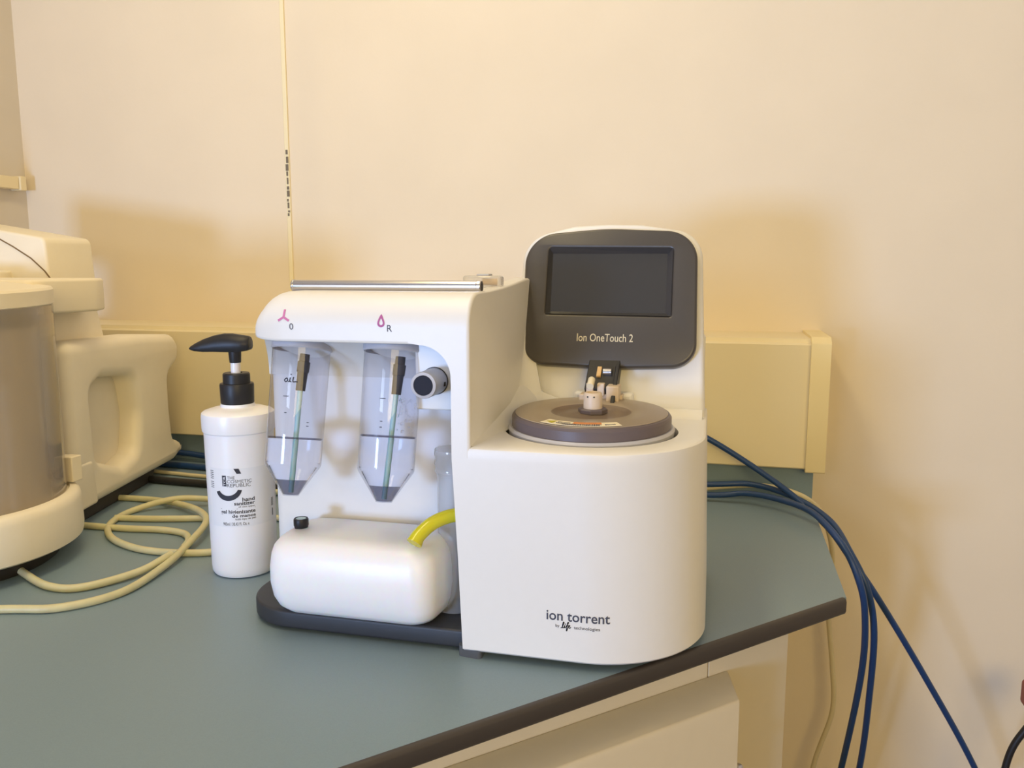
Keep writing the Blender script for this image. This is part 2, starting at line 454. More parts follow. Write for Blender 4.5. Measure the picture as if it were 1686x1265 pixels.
# upper module over the reagent tubes
def top_profile(yf, zt, zb, r=.03, n=8, yb=.985):
    r = min(r, zt - zb - .006)
    s = [(yf + .0035, zb), (yf + .0008, zb + .0008), (yf, zb + .0025), (yf, zb + .0032), (yf, zt - r - .0006)]
    for k in range(n + 1):
        a = pi / 2 * k / n
        s.append((yf + r - r * cos(a), zt - r + r * sin(a)))
    s += [(yb, zt + .001), (yb, zb - .0005), (.80, zb - .0005), (.765, zb - .0002)]
    return s
XL = -.4385; XR = -.2225
bm = bmesh.new(); secs = []
for dd in [0, .0008, .002, .004, .007, .011, .016, .022, .029, .036, .06, .12, .18, XR - XL]:
    r = .036
    k = r - sqrt(max(0, r * r - max(0, r - dd) ** 2))
    secs.append([(XL + dd, y, zz) for y, zz in top_profile(YF + k * .42, 1.2455 - k * .92, 1.198 + k * .12, .03 - .4 * k * .5)])
add_loft(bm, secs)
cover = bmesh_obj('top_cover', bm, M['white'], ins, smooth=32)
# wall between the tube bay and the rotor, running back to the screen
prf = [(YF, 1.095), (YF, 1.1), (YF, 1.2125), (YF, 1.2155)]
for k in range(1, 9):
    a = pi / 2 * k / 8; prf.append((YF + .03 - .03 * cos(a), 1.2155 + .03 * sin(a)))
prf += [(.78, 1.2458), (.83, 1.2475), (.88, 1.2505), (.935, 1.2545), (1.0, 1.256), (1.0, 1.095)]
bm = bmesh.new(); secs = []
for x, e in ((-.2344, 0), (-.2340, 0), (-.2200, 0), (-.2192, 0), (-.2180, .0004), (-.2170, .0012), (-.2165, .0024)):
    secs.append([(x, y - .0001 + (e if y < .76 else 0), zz + .0001 - (e if zz > 1.11 else 0)) for y, zz in prf])
add_loft(bm, secs); bmesh_obj('partition_wall', bm, M['white'], ins, smooth=40)
# column and arch corner in front
arch = [(-.2344, 1.095), (-.2344, 1.160)]
for k in range(1, 13):
    a = pi / 2 * k / 12; arch.append((-.2344 - .030 + .030 * cos(a), 1.168 + .030 * sin(a)))
arch += [(-.275, 1.1995), (-.275, 1.212), (-.2335, 1.212), (-.2335, 1.095)]
prism('front_column', arch, YF - .00005, .745, 'Y', M['white'], ins, smooth=32)
# rear body behind the tubes
me = plate_mesh([rpoly([(-.470, .798, .012), (-.234, .798, .002), (-.234, 1.0, .01), (-.470, 1.0, .02)], 8)], .240, .004)
me.transform(Matrix.Translation((0, 0, 1.040)))
rb = link('rear_body', me, M['white'], ins)
prism('rear_body', rpoly([(-.2344, .955, 0), (-.0135, .955, .002), (-.0150, 1.0, .01), (-.2344, 1.0, 0)], 4), 1.10, 1.19, 'Z', M['white'], ins, smooth=30)
# fairing under the left end of the module
bm = bmesh.new(); secs = []
for i in range(9):
    t = i / 8; e = sin(t * pi / 2)
    x = -.4365 - .032 * e; z0 = 1.200 - .046 * t; y = .735 + .062 * e
    secs.append([(x, y, z0), (-.2340, y + .001, z0 + .0005), (-.2340, .9, z0), (x, .9, z0)])
add_loft(bm, secs)
bmesh_obj('fairing', bm, M['white'], ins, smooth=50)
# concave coves where the recess floor, the partition and the leaning back wall meet
def yp(zz): return .93 + (zz - 1.155) * .348 - .0045
def cove(secs):
    bm = bmesh.new(); add_loft(bm, secs); return bmesh_obj('cove', bm, M['white'], ins, smooth=60)
secs = []
for x, rr in ((-.2165, .040), (-.205, .030), (-.19, .022), (-.17, .015), (-.12, .010), (-.05, .010), (-.014, .010)):
    y0 = yp(1.104) + .002
    secs.append([(x, y0, 1.1035)] + [(x, y0 - .002 - rr + rr * sin(pi / 2 * k / 8) + .348 * rr * (1 - cos(pi / 2 * k / 8)), 1.1042 + rr - rr * cos(pi / 2 * k / 8)) for k in range(9)] + [(x, yp(1.104 + rr) + .004, 1.1042 + rr)])
cove(secs)
secs = []
for zz, rr in ((1.1040, .040), (1.115, .030), (1.13, .022), (1.16, .014), (1.20, .008), (1.25, .003)):
    y0 = yp(zz)
    secs.append([(-.2170, y0 + .002, zz)] + [(-.2168 + rr - rr * cos(pi / 2 * k / 8), y0 - rr + rr * sin(pi / 2 * k / 8), zz) for k in range(9)] + [(-.2168 + rr, y0 + .002, zz)])
cove(secs)
secs = []
for y, rr in ((.7135, .002), (.74, .005), (.80, .011), (.86, .018), (.90, .030), (.9145, .036)):
    secs.append([(-.2170, y, 1.1035)] + [(-.2168 + rr - rr * sin(pi / 2 * k / 8), y, 1.1042 + rr - rr * cos(pi / 2 * k / 8)) for k in range(9)] + [(-.2168 + rr, y, 1.1035)])
cove(secs)

# screen housing leaning back; local u = X, v = up along the panel, w = towards the viewer
vv = Vector((0, .055, .158)).normalized(); nn = Vector((0, -vv.z, vv.y))
SM = Matrix(((1, 0, 0, 0), (0, vv.y, nn.y, .93), (0, vv.z, nn.z, 1.155), (0, 0, 0, 1)))
def smx(w): return SM @ Matrix.Translation((0, 0, w))
hso = rpoly([(-.2335, -.061, .001), (-.2300, .1585, .040), (-.17, .1735, .03), (-.1305, .1755, .05), (-.09, .1742, .03), (-.0215, .163, .036), (-.0105, -.061, .001)], 12)
plate('screen_housing', [hso], .062, .006, smx(-.035), M['white'], ins)
bz = rpoly([(-.2195, .0010, .030), (-.2250, .1560, .038), (-.1300, .1640, .3), (-.0262, .1590, .036), (-.0222, .0018, .028), (-.1205, -.0022, .3)], 14)
so = rpoly([(-.1945, .0605, .002), (-.1955, .1400, .004), (-.0530, .1385, .004), (-.0525, .0592, .002)], 4)
bzp = plate('screen_bezel', [bz, so], .014, .0035, smx(.003), M['bezel'], ins)
# sloping rim of the display opening
si = [(-.1905, .0645), (-.1921, .1350), (-.0590, .1345), (-.0585, .0640)]
bm = bmesh.new()
o4 = [(-.1950, .0600), (-.1960, .1405), (-.0525, .1390), (-.0520, .0587)]
add_loft(bm, [[(u, v, .0098) for u, v in o4], [(u, v, .0035) for u, v in si]], cap=False)
for v in bm.verts: v.co = SM @ v.co
bmesh_obj('display_rim', bm, M['rim'], bzp, smooth=None)
bm = bmesh.new(); add_loft(bm, [[(u, v, .001) for u, v in o4], [(u, v, .0034) for u, v in o4]])
for v in bm.verts: v.co = SM @ v.co
bmesh_obj('touchscreen', bm, M['screen'], bzp, smooth=None)
bm = text_pieces([('Ion OneTouch 2', -.1560, -.0925, .0280, .0372, .004)])
mapped('lettering', bm, lambda u, v, w: SM @ Vector((u, v, w + .0101)), M['cream_ink'], bzp)

# rotor: white bowl rim, smoked lid, hub, warning label
tilt = Matrix.Translation((RC.x, RC.y, 1.1045)) @ Matrix.Rotation(radians(1.6), 4, 'X')
lathe('well_floor', [(0, 1.0925), (.0874, 1.0925), (.0874, 1.0935), (0, 1.0935)], M['black'], ins, cx=RC.x, cy=RC.y)
lathe('rotor_bowl', [(0, -.010), (.0825, -.010), (.084, .003), (.082, .0055), (0, .0055)], M['greyplastic'], ins, mtx=tilt, seg=96)
lid = lathe('rotor_lid', [(0, .0045), (.0795, .0045), (.0805, .006), (.0805, .0150), (.0790, .0175), (.0775, .0185), (.0755, .0178), (.060, .0188), (.042, .0183), (.040, .0168),
                          (.036, .0146), (.022, .0150), (.014, .0172), (0, .0172)], M['rotor'], ins, mtx=tilt, seg=96, smooth=25)
lathe('lid_top', [(.0770, .0186), (.0765, .0192), (.060, .0202), (.0425, .0197), (.0405, .0185)], M['rotor_top'], lid, mtx=tilt, seg=96, cap=False)
lathe('lid_dish', [(.0405, .0185), (.036, .0162), (.022, .0167), (.012, .0190)], M['rotor_in'], lid, mtx=tilt, seg=96, cap=False)
hubm = tilt @ Matrix.Translation((.002, -.002, .0185))
lathe('hub_flange', [(.0150, 0), (.0150, .0035), (.0135, .0045)], M['rotor'], lid, seg=8, mtx=hubm, smooth=None)
hb = lathe('hub_knob', [(.0096, .003), (.0094, .0172), (.0088, .0196), (.0080, .0204), (.0055, .0204), (.0052, .017), (0, .017)], M['beige'], lid, mtx=hubm, seg=40)
bm = bmesh.new()
for a in (-115, -75):
    x = .0092 * cos(radians(a)); y = .0092 * sin(radians(a))
    add_lathe(bm, [(.0008, -.0006), (.0008, .0006)], seg=12, mtx=hubm @ Matrix.Translation((x, y, .0170)) @ Matrix.Rotation(radians(a + 90), 4, 'Z') @ Matrix.Rotation(radians(90), 4, 'X'))
bmesh_obj('pin_hole', bm, M['black'], lid, smooth=None)
# warning label curved round the front of the lid top
def ring_shape(bm, r0, r1, a0, a1, h=.0203, n=20, th=.0003):
    secs = []
    for i in range(n + 1):
        a = radians(a0 + (a1 - a0) * i / n)
        secs.append([(r * cos(a), r * sin(a), hh) for r, hh in ((r0, h), (r1, h - .0006), (r1, h - .0006 + th), (r0, h + th))])
    add_loft(bm, secs)
bm = bmesh.new(); ring_shape(bm, .0625, .0755, -121, -59, h=.0204)
for v in bm.verts: v.co = tilt @ v.co
lb = bmesh_obj('warning_label', bm, M['sticker'], lid, smooth=None)
bm = bmesh.new()
def rp(r, a, h): return tilt @ Vector((r * cos(radians(a)), r * sin(radians(a)), h))
vs = [rp(.0640, -111, .0208), rp(.0740, -111.5, .0204), rp(.0695, -119, .0207)]
bm.faces.new([bm.verts.new(v) for v in vs]); bmesh.ops.solidify(bm, geom=bm.faces[:], thickness=.0001)
bmesh_obj('warning_triangle', bm, M['warn_y'], lb, smooth=None)
bm = bmesh.new(); ring_shape(bm, .0632, .0692, -96, -73, h=.0207)
for v in bm.verts: v.co = tilt @ v.co
bmesh_obj('warning_band', bm, M['warn_o'], lb, smooth=None)
bm = bmesh.new()
for r, a0, a1 in ((.0675, -109, -98), (.0715, -109, -74), (.0735, -103, -75), (.0715, -71, -63), (.0658, -92, -77)):
    a = a0
    while a < a1:
        w = random.uniform(.5, 1.3); ring_shape(bm, r - .0008, r + .0008, a, min(a + w, a1), h=.0208, n=2, th=.0001); a += w + .45
for v in bm.verts: v.co = tilt @ v.co
bmesh_obj('fine_print', bm, M['dark_ink'], lb, smooth=None)

# clamp arm reaching from beneath the screen to the hub
arm = Matrix.Translation((-.1225, .905, 1.143)) @ Matrix.Rotation(radians(-52), 4, 'X')
ab = box('clamp_arm', -.0175, .0175, -.006, .010, -.018, .030, M['black'], ins, mtx=arm, bevel=.001)
box('clip', -.0065, -.0015, -.0085, -.005, .000, .015, M['tan'], ab, mtx=arm, bevel=.0006)
bm = bmesh.new(); add_lathe(bm, [(.0045, 0), (.0045, .009)], seg=24, mtx=arm @ Matrix.Translation((.0005, -.0065, .008)) @ Matrix.Rotation(radians(90), 4, 'Y'))
bmesh_obj('roller', bm, M['steel'], ab)
box('side_cheek', .0135, .018, -.010, .004, -.045, .016, M['black'], ab, mtx=arm, bevel=.001)
jaw = Matrix.Translation((-.1205, .893, 1.133))
bm = bmesh.new()
add_box(bm, .006, .0195, -.018, .006, -.009, .009, jaw)
add_box(bm, -.0235, -.004, -.016, .006, -.011, -.001, jaw)
add_box(bm, -.0175, -.0095, -.006, .006, -.002, .010, jaw)
add_box(bm, -.0055, .0025, -.006, .006, -.004, .010, jaw)
add_box(bm, -.022, .022, -.004, .010, -.010, -.002, jaw)
bmesh_obj('clamp_jaw', bm, M['beige'], ins, bevel=.0012, smooth=None)
bm = bmesh.new(); add_lathe(bm, [(0, 0), (.0038, 0), (.0038, .013), (.003, .0142), (0, .0142)], seg=20, mtx=jaw @ Matrix.Translation((-.0108, -.0205, .0085)) @ Matrix.Rotation(radians(-62), 4, 'X'))
bmesh_obj('clamp_pin', bm, M['sticker'], ins)
box('hinge_bar', -.155, -.0885, .906, .922, 1.1135, 1.1305, M['white'], ins, bevel=.004)

# carry bar on top and the small connector behind it
bm = bmesh.new(); add_tube(bm, [Vector((-.4150, .762, 1.2500)), Vector((-.2235, .762, 1.2500))], .0056, 32)
bar = bmesh_obj('carry_bar', bm, M['steel'], ins, smooth=40)
for x0, x1 in ((-.4175, -.4145), (-.2245, -.2195)):
    bm = bmesh.new(); add_tube(bm, [Vector((x0, .762, 1.2500)), Vector((x1, .762, 1.2500))], .0060, 32)
    bmesh_obj('bar_end', bm, M['steel'], bar, smooth=40, bevel=.001)
cn = box('tube_connector', -.262, -.221, .835, .853, 1.247, 1.2595, M['cup'], ins, bevel=.003)
box('connector_cap', -.247, -.2335, .837, .851, 1.2592, 1.2612, M['greyplastic'], cn, bevel=.0006)
bm = bmesh.new(); add_tube(bm, [Vector((-.243, .845, 1.253)), Vector((-.228, .85, 1.2525))], .0035, 12)
bmesh_obj('tube_core', bm, M['tan'], cn)

# knob and its mounting block
kp = box('knob_panel', -.2830, -.2300, .748, .80, 1.1315, 1.20, M['white'], ins, bevel=.0015)
KM = Matrix.Translation((-.2630, .748, 1.1600)) @ Matrix.Rotation(radians(90), 4, 'X')
kn = lathe('knob', [(.0136, -.001), (.0136, .0008)], M['black'], ins, mtx=KM, seg=48)
lathe('knob_body', [(.0128, 0), (.0126, .026), (.0126, .031), (.0122, .0325), (.0096, .0330), (.0096, .0318), (0, .0318)], M['greyplastic'], kn, mtx=KM, seg=48)
lathe('knob_insert', [(0, .0316), (.0094, .0316), (.0094, .0326), (.0090, .0330), (0, .0330)], M['insert'], kn, mtx=KM, seg=48)
box('screw', -.2506, -.2496, .738, .7412, 1.1565, 1.1605, M['black'], kn)

# icons and lettering on the module, following its curved face
def front_y(zz, r=.03):
    c = 1.2455 - r
    return YF if zz <= c else YF + r - sqrt(max(0, r * r - (zz - c) ** 2))
def on_front(u, v, w): return (u, front_y(v) - w - .0002, v)
def bar2(bm, a, b, w):
    a = Vector(a); b = Vector(b); d = (b - a); n = 6; nrm = Vector((-d.y, d.x)).normalized() * w / 2
    pts = [a + d * i / n + nrm for i in range(n + 1)] + [a + d * i / n - nrm for i in range(n, -1, -1)]
    for i in range(n):
        q = [pts[i], pts[i + 1], pts[2 * n - i], pts[2 * n + 1 - i]]
        flat_shape(bm, [(p.x, p.y) for p in q])
bm = bmesh.new(); c = (-.4003, 1.2215)
bar2(bm, c, (c[0] + .0006, c[1] + .0072), .0021); bar2(bm, c, (c[0] - .0056, c[1] - .0034), .0021); bar2(bm, c, (c[0] + .0056, c[1] - .0034), .0021)
mapped('three_arm_icon', bm, on_front, M['pink'], ins)
bm = bmesh.new(); c = (-.3012, 1.2172)
def drop(k, n=36):
    o = []
    for i in range(n):
        a = 2 * pi * i / n - pi / 2
        x = cos(a) * .0036 * k; y = sin(a) * .0036 * k
        if y > 0: x *= (1 - (y / (.0036 * k)) ** 1.3 * .55); y *= 2.3
        o.append((c[0] + x, c[1] + y + (1 - k) * .0006))
    return o
A_, B_ = drop(1), drop(.52)
for i in range(36):
    j = (i + 1) % 36; flat_shape(bm, [A_[i], A_[j], B_[j], B_[i]])
mapped('drop_icon', bm, on_front, M['plum'], ins)
mapped('lettering', text_pieces([('0', -.3943, -.3902, 1.2098, 1.2158, 0)]), on_front, M['dark_ink'], ins)
mapped('lettering', text_pieces([('R', -.2952, -.2905, 1.2098, 1.2158, 0)]), on_front, M['dark_ink'], ins)
PRINT = [('ion torrent', -.1443, -.0862, .9477, .9568, .011), ('by', -.1358, -.1322, .9405, .9441, 0), ('technologies', -.1187, -.0950, .9400, .9440, 0)]
# cursive 'life'
def on_block(u, v, w):
    xc = -.0033 - .109
    return (u, YF + (.109 - sqrt(.109 ** 2 - (u - xc) ** 2) if u > xc else 0) - w - .0003, v)
def stroke(bm, pts, w=.0007):
    P = catmull([(p[0], p[1], 0) for p in pts], 6)
    for p, q in zip(P[:-1], P[1:]):
        d = q - p
        if d.length < 1e-7: continue
        n = Vector((-d.y, d.x, 0)).normalized() * w / 2; e = d.normalized() * w * .25
        flat_shape(bm, [((p - e + n).x, (p - e + n).y), ((q + e + n).x, (q + e + n).y), ((q + e - n).x, (q + e - n).y), ((p - e - n).x, (p - e - n).y)], .00012)
for it in PRINT: mapped('lettering', text_pieces([it]), on_block, M['dark_ink'], ins)
bm = bmesh.new()
L0 = Vector((-.1305, .9412)); sc = .0009
def ls(pts): return [(L0.x + x * sc, L0.y + y * sc) for x, y in pts]
stroke(bm, ls([(-.3, -.3), (.6, 0), (1.8, 2.4), (2.9, 5.4), (2.6, 6.2), (1.9, 5.2), (1.3, 1.2), (1.8, 0), (2.8, .5), (3.7, 2.6)]))
stroke(bm, ls([(3.7, 2.6), (3.4, .8), (3.9, .1), (4.8, 1.0), (5.6, 2.4)]))
stroke(bm, ls([(4.15, 4.0), (4.35, 4.3)]), .0010)
stroke(bm, ls([(5.4, 1.6), (6.8, 4.2), (7.6, 5.9), (7.1, 6.4), (6.5, 5.0), (5.9, 1.0), (5.4, -2.2), (5.6, -3.0), (6.2, -1.8), (6.4, .4)]))
stroke(bm, ls([(5.2, 2.5), (7.2, 2.9)]))
stroke(bm, ls([(7.3, 1.2), (8.6, 2.2), (8.9, 2.9), (8.1, 3.0), (7.4, 1.5), (7.9, .3), (9.0, .3), (9.9, 1.3)]))
mapped('lettering', bm, on_block, M['dark_ink'], ins)

# yellow drain tube leaving the instrument wall
bm = bmesh.new(); path = catmull([(-.222, .757, 1.0265), (-.237, .750, 1.0285), (-.250, .742, 1.0275), (-.2615, .730, 1.0235), (-.2705, .7185, 1.0150), (-.2735, .7125, 1.0085)], 8)
add_tube(bm, path, lambda t: .0068 + .0014 * max(0, (t - .75) * 4) ** 2 * .8, 28)
dt = bmesh_obj('drain_tube', bm, M['yellow'], ins, smooth=50); dt['label'] = 'short bright yellow plastic drain tube'

# ------------------------------------------------------------------ reagent tubes (tilted, tips forward)
def reagent_tube(loc, label, marks, oil, lvl, drops=False):
    t = empty('reagent_tube', loc, label, 'tube', 'clear conical reagent tubes under the instrument module')
    T = Matrix.Translation(loc) @ Matrix.Rotation(radians(-13.2), 4, 'X')
    H = -.1155                                            # straight wall ends here, measured down from the mount
    R = .0286
    bm = bmesh.new()
    add_lathe(bm, [(R, .004), (R - .0002, -.02), (R - .0012, H), (R - .0020, H - .0025), (.0085, -.1455), (.0078, -.147), (0, -.147)], seg=64, mtx=T, cap=False)
    tb = bmesh_obj('tube_wall', bm, M['tube'], t, smooth=30)
    lathe('liquid', [(0, lvl), (R - .0020, lvl), (R - .0026, H + .001), (R - .0045, H - .002), (.0158, -.1312), (0, -.1312)], M['liquid'], tb, mtx=T, smooth=30)
    lathe('meniscus', [(R - .0018, lvl + .0022), (R - .0022, lvl + .0002), (R - .0045, lvl + .0004), (R - .0026, lvl + .0008)], M['meniscus'], tb, mtx=T, cap=False)
    lathe('residue', [(0, -.1315), (.0156, -.1315), (.0075, -.1460), (0, -.1460)], M['residue'], tb, mtx=T, smooth=30)
    # graduation marks on the side that faces the viewer
    for ang, z0, w in marks:
        bm = bmesh.new()
        for k in range(4):
            a0 = radians(ang) + w / R * (k / 4 - .5); a1 = radians(ang) + w / R * ((k + 1) / 4 - .5)
            q = [Vector(((R + .0002) * cos(a), (R + .0002) * sin(a), zz)) for a, zz in ((a0, z0), (a1, z0), (a1, z0 + .0007), (a0, z0 + .0007))]
            bm.faces.new([bm.verts.new(T @ p) for p in q])
        bmesh_obj('graduation_mark', bm, M['marker'], tb, smooth=None)
    if oil:
        bm = bmesh.new()
        stroke(bm, [(-.0062, -.0328), (-.0078, -.0345), (-.0066, -.0362), (-.0048, -.0350), (-.0052, -.0330), (-.0062, -.0328)], .0011)
        stroke(bm, [(-.0022, -.0322), (-.0026, -.0345), (-.0024, -.0360)], .0011)
        stroke(bm, [(-.0040, -.0360), (-.0025, -.0355), (-.0012, -.0362)], .0010)
        stroke(bm, [(-.0018, -.0292), (-.0014, -.0288)], .0010)
        stroke(bm, [(.0010, -.0315), (.0006, -.0340), (.0008, -.0360), (.0030, -.0358), (.0044, -.0360)], .0011)
        def wrap(u, v, w):
            a = radians(-75) + u / R
            return T @ Vector(((R + w + .0003) * cos(a), (R + w + .0003) * sin(a), v))
        mapped('handwriting', bm, wrap, M['marker'], tb)
    # sipper: grey fitting and pale blue tube
    D = Matrix.Translation((.0065 if oil else .0095, -.004, 0)) @ Matrix.Rotation(radians(3.5), 4, 'Y')
    sp = lathe('sipper_fitting', [(0, -.006), (.0048, -.006), (.0050, -.0135), (.0062, -.014), (.0060, -.024), (.0052, -.025), (.0047, -.043), (0, -.043)], M['fitting'], t, mtx=T @ D, seg=24, smooth=30)
    bm = bmesh.new(); pth = [(T @ D @ Vector((0, 0, zz))) for zz in (-.041, -.045)] + [T @ Vector((.0005, -.001, -.1440))]
    add_tube(bm, pth, .0026, 14); bmesh_obj('sipper_tube', bm, M['sipper'], sp, smooth=50)
    lathe('tube_collar', [(.0300, .0075), (.0300, -.0005), (.0290, -.0018), (.0286, .0075)], M['greyplastic'], t, mtx=T, cap=False)
    if drops:
        bm = bmesh.new(); rr = random.Random(9)
        for _ in range(70):
            a = radians(rr.uniform(-52, -2)); zz = rr.uniform(-.080, -.048); s = rr.uniform(.0004, .0011) if rr.random() < .8 else .0017
            add_lathe(bm, [(0, -s), (s * .8, -s * .6), (s, 0), (s * .8, s * .6), (0, s)], seg=8, mtx=T @ Matrix.Translation(((R - .0016) * cos(a), (R - .0016) * sin(a), zz)))
        dz = bmesh_obj('condensation_drops', bm, M['liquid'], tb, smooth=60); dz['kind'] = 'stuff'
    return t
reagent_tube((-.4065, .7555, 1.1870), 'clear conical tube with OIL handwritten in black under the module', [(-86, -.0505, .0055), (-84, -.0665, .0024), (-40, -.0750, .0024), (-40, -.0785, .0024)], True, -.0915)
reagent_tube((-.3075, .7555, 1.1870), 'clear conical tube with condensation drops and no handwriting, hanging nearer the knob', [(-83, -.0490, .0055), (-83, -.0705, .0024), (-83, -.0760, .0024)], False, -.085, True)

# ------------------------------------------------------------------ waste container in the bay
wc = empty('waste_container', (-.34, .75, .922), 'milky white waste container with small black-ringed cap in the bay', 'container')
bm = bmesh.new(); secs = []
for zz, i, yo in [(.9222, .016, .012), (.9240, .009, .009), (.930, .004, .006), (.940, .001, .003), (.955, 0, 0), (.972, 0, 0), (.984, .0012, .001), (.992, .0035, .002), (.998, .0080, .004), (1.0015, .0130, .007), (1.0028, .020, .011)]:
    tp = (1.0025 - zz) * .0
    secs.append([(x, y, zz) for x, y in rpoly([(-.432 + i, .703 + i * .55 + yo, .024), (-.256 - i, .703 + i * .55 + yo, .022), (-.248 - i, .790 - i * .3, .02), (-.432 + i, .790 - i * .3, .02)], 8)])
add_loft(bm, secs)
bmesh_obj('container_body', bm, M['hdpe'], wc, smooth=60)
cp = lathe('cap', [(.0066, 1.0015), (.0072, 1.0045), (.0076, 1.0052), (.0076, 1.0110), (.0070, 1.0123), (.0052, 1.0123), (.0052, 1.0115), (0, 1.0115)], M['black'], wc, cx=-.4105, cy=.7480, seg=32)
lathe('cap_centre', [(0, 1.0116), (.0050, 1.0116), (.0050, 1.0121), (0, 1.0121)], M['hdpe'], cp, cx=-.4105, cy=.7480, seg=24)

cu = empty('plastic_cup', (-.250, .775, .922), 'translucent plastic jar behind the white column, mostly hidden', 'jar')
lathe('jar_body', [(.020, .9225), (.020, .930), (.0165, .955), (.0170, 1.062), (.0195, 1.066), (.0185, 1.070), (.0197, 1.074), (.0187, 1.079), (.0195, 1.084), (.0190, 1.088)], M['cup'], cu, cx=-.2535, cy=.7745, cap=False)

# ------------------------------------------------------------------ hand sanitiser bottle
BX, BY = -.5560, .8710
bt = empty('pump_bottle', (BX, BY, WT), 'white pump bottle labelled hand sanitizer with black pump head', 'bottle')
bd = lathe('bottle_body', [(0, WT), (.031, WT), (.0360, .9015), (.0378, .9045), (.0384, .910), (.0387, .93), (.0394, 1.00), (.0402, 1.070), (.0403, 1.074), (.0418, 1.0755), (.0422, 1.079),
                      (.0424, 1.092), (.0418, 1.0965), (.0395, 1.0985), (.030, 1.1015), (.020, 1.1035), (.0195, 1.107), (0, 1.107)], M['bottle'], bt, cx=BX, cy=BY, seg=96, smooth=28)
lathe('pump_collar', [(.0186, 1.1065), (.0192, 1.108), (.0198, 1.129), (.0192, 1.131), (.0158, 1.1315), (.0156, 1.142), (.0145, 1.1435), (.0072, 1.1435), (.0070, 1.1405), (0, 1.1405)], M['black'], bt, cx=BX, cy=BY, seg=64, smooth=28)
lathe('pump_stem', [(.0056, 1.139), (.0056, 1.163)], M['bottle'], bt, cx=BX - .0006, cy=BY, seg=24)
# pump head: a long beak pointing left; local x = towards the beak tip
hd = Vector((-cos(radians(14)), -sin(radians(14)), 0)); hp = Vector((hd.y, -hd.x, 0))
bm = bmesh.new(); secs = []
for x, zb, zt, w in [(-.0190, 1.1690, 1.1800, .0075), (-.0185, 1.1665, 1.1825, .0092), (-.0165, 1.1650, 1.1840, .0105), (-.008, 1.1635, 1.1852, .0112), (.002, 1.1632, 1.1868, .0110), (.012, 1.1632, 1.1868, .0100),
                     (.024, 1.1634, 1.1845, .0088), (.037, 1.1632, 1.1800, .0074), (.047, 1.1640, 1.1750, .0060), (.0525, 1.1655, 1.1715, .0045), (.0535, 1.1665, 1.1700, .0035)]:
    c = Vector((BX, BY, 0)) + hd * x
    zb += .0055; zt += .0035; h = zt - zb; row = []
    for a_, b_ in [(-.75, 0), (-1, .18), (-1, .55), (-.85, .72), (-.45, .95), (0, 1), (.45, .95), (.85, .72), (1, .55), (1, .18), (.75, 0)]:
        p = c + hp * (w * a_); row.append((p.x, p.y, zb + h * b_ + max(0, x) * .0))
    secs.append(row)
add_loft(bm, secs)
ph = bmesh_obj('pump_head', bm, M['black'], bt, smooth=40)
lathe('head_socket', [(.0064, 1.1555), (.0068, 1.157), (.0076, 1.171)], M['black'], ph, cx=BX - .0006, cy=BY, seg=32)
# print on the bottle wall, centred on the side that faces the camera
BA = atan2(-BY, -BX)
def brad(zz): return .0387 + ((zz - .93) * .01 if zz < 1.0 else .0007 + (zz - 1.0) * .0114)
def on_bottle(u, v, w):
    r = brad(v); a = BA + u / r
    return (BX + (r + .0003 + w) * cos(a), BY + (r + .0003 + w) * sin(a), v)
px = .000715
def U(x, y): return (x - (395.5 + (y - 768) * .045)) * px
def V(y): return 1.0329 - .00069 * (y - 770)
bm = bmesh.new(); n = 40
for i in range(n):
    u0 = -.040 + .083 * i / n; u1 = -.040 + .083 * (i + 1) / n
    flat_shape(bm, [(u0, V(868)), (u1, V(868)), (u1, V(766)), (u0, V(766))], .0001)
def on_b0(u, v, w):
    r = brad(v); a = BA + u / r
    return (BX + (r + .0001 + w) * cos(a), BY + (r + .0001 + w) * sin(a), v)
lbl = mapped('label', bm, on_b0, M['label'], bd)
def tb_(s, x0, x1, yb, yt, bold):
    ym = (yb + yt) / 2
    return (s, U(x0, ym), U(x1, ym), V(yb), V(yt), bold)
bm = text_pieces([tb_('THE', 373.5, 386, 784.5, 779, -.004), tb_('COSMETIC', 373.5, 412.5, 791, 785.5, -.004), tb_('REPUBLIC', 373.5, 411, 798, 792, -.004),
                  tb_('hand', 398, 417.5, 823.5, 817, .02), tb_('sanitizer', 385, 418, 830, 824, .02), tb_('all skin types', 392, 418, 835, 831.5, 0),
                  tb_('gel higienizante', 363, 419, 846.5, 838, .02), tb_('de manos', 382, 419.5, 851.5, 846, .02), tb_('todo tipo de piel', 387, 419.5, 857, 852.5, 0),
                  tb_('905ml / 30.43 Fl. Oz. e', 367, 409, 865.5, 860, 0)])
flat_shape(bm, [(U(363, 836), V(836.4)), (U(390, 836), V(836.4)), (U(390, 836), V(835.8)), (U(363, 836), V(835.8))])
flat_shape(bm, [(U(390, 836), V(836.4)), (U(419, 836), V(836.4)), (U(419, 836), V(835.8)), (U(390, 836), V(835.8))])
# left panel of small print and bar code near the right side
for k in range(9):
    y = 771 + k * 3.2 + (3 if k > 4 else 0)
    flat_shape(bm, [(-.0400, V(y + 1)), (-.0345, V(y + 1)), (-.0345, V(y)), (-.0400, V(y))])
for k in range(10):
    y = 828 + k * 1.5
    flat_shape(bm, [(.0385, V(y + .7)), (.0425, V(y + .7)), (.0425, V(y)), (.0385, V(y))])
flat_shape(bm, [(.0400, V(860)), (.0415, V(860)), (.0415, V(847)), (.0400, V(847))])
mapped('lettering', bm, on_bottle, M['black_ink'], lbl)
bm = bmesh.new()
flat_shape(bm, [(U(384, 770), V(766)), (U(392, 770), V(766)), (U(396, 774), V(775)), (U(389, 774), V(775))], .00015)
flat_shape(bm, [(U(365.5, 787), V(796.5)), (U(372.3, 787), V(796.5)), (U(372, 787), V(778)), (U(365.3, 787), V(778))], .00015)
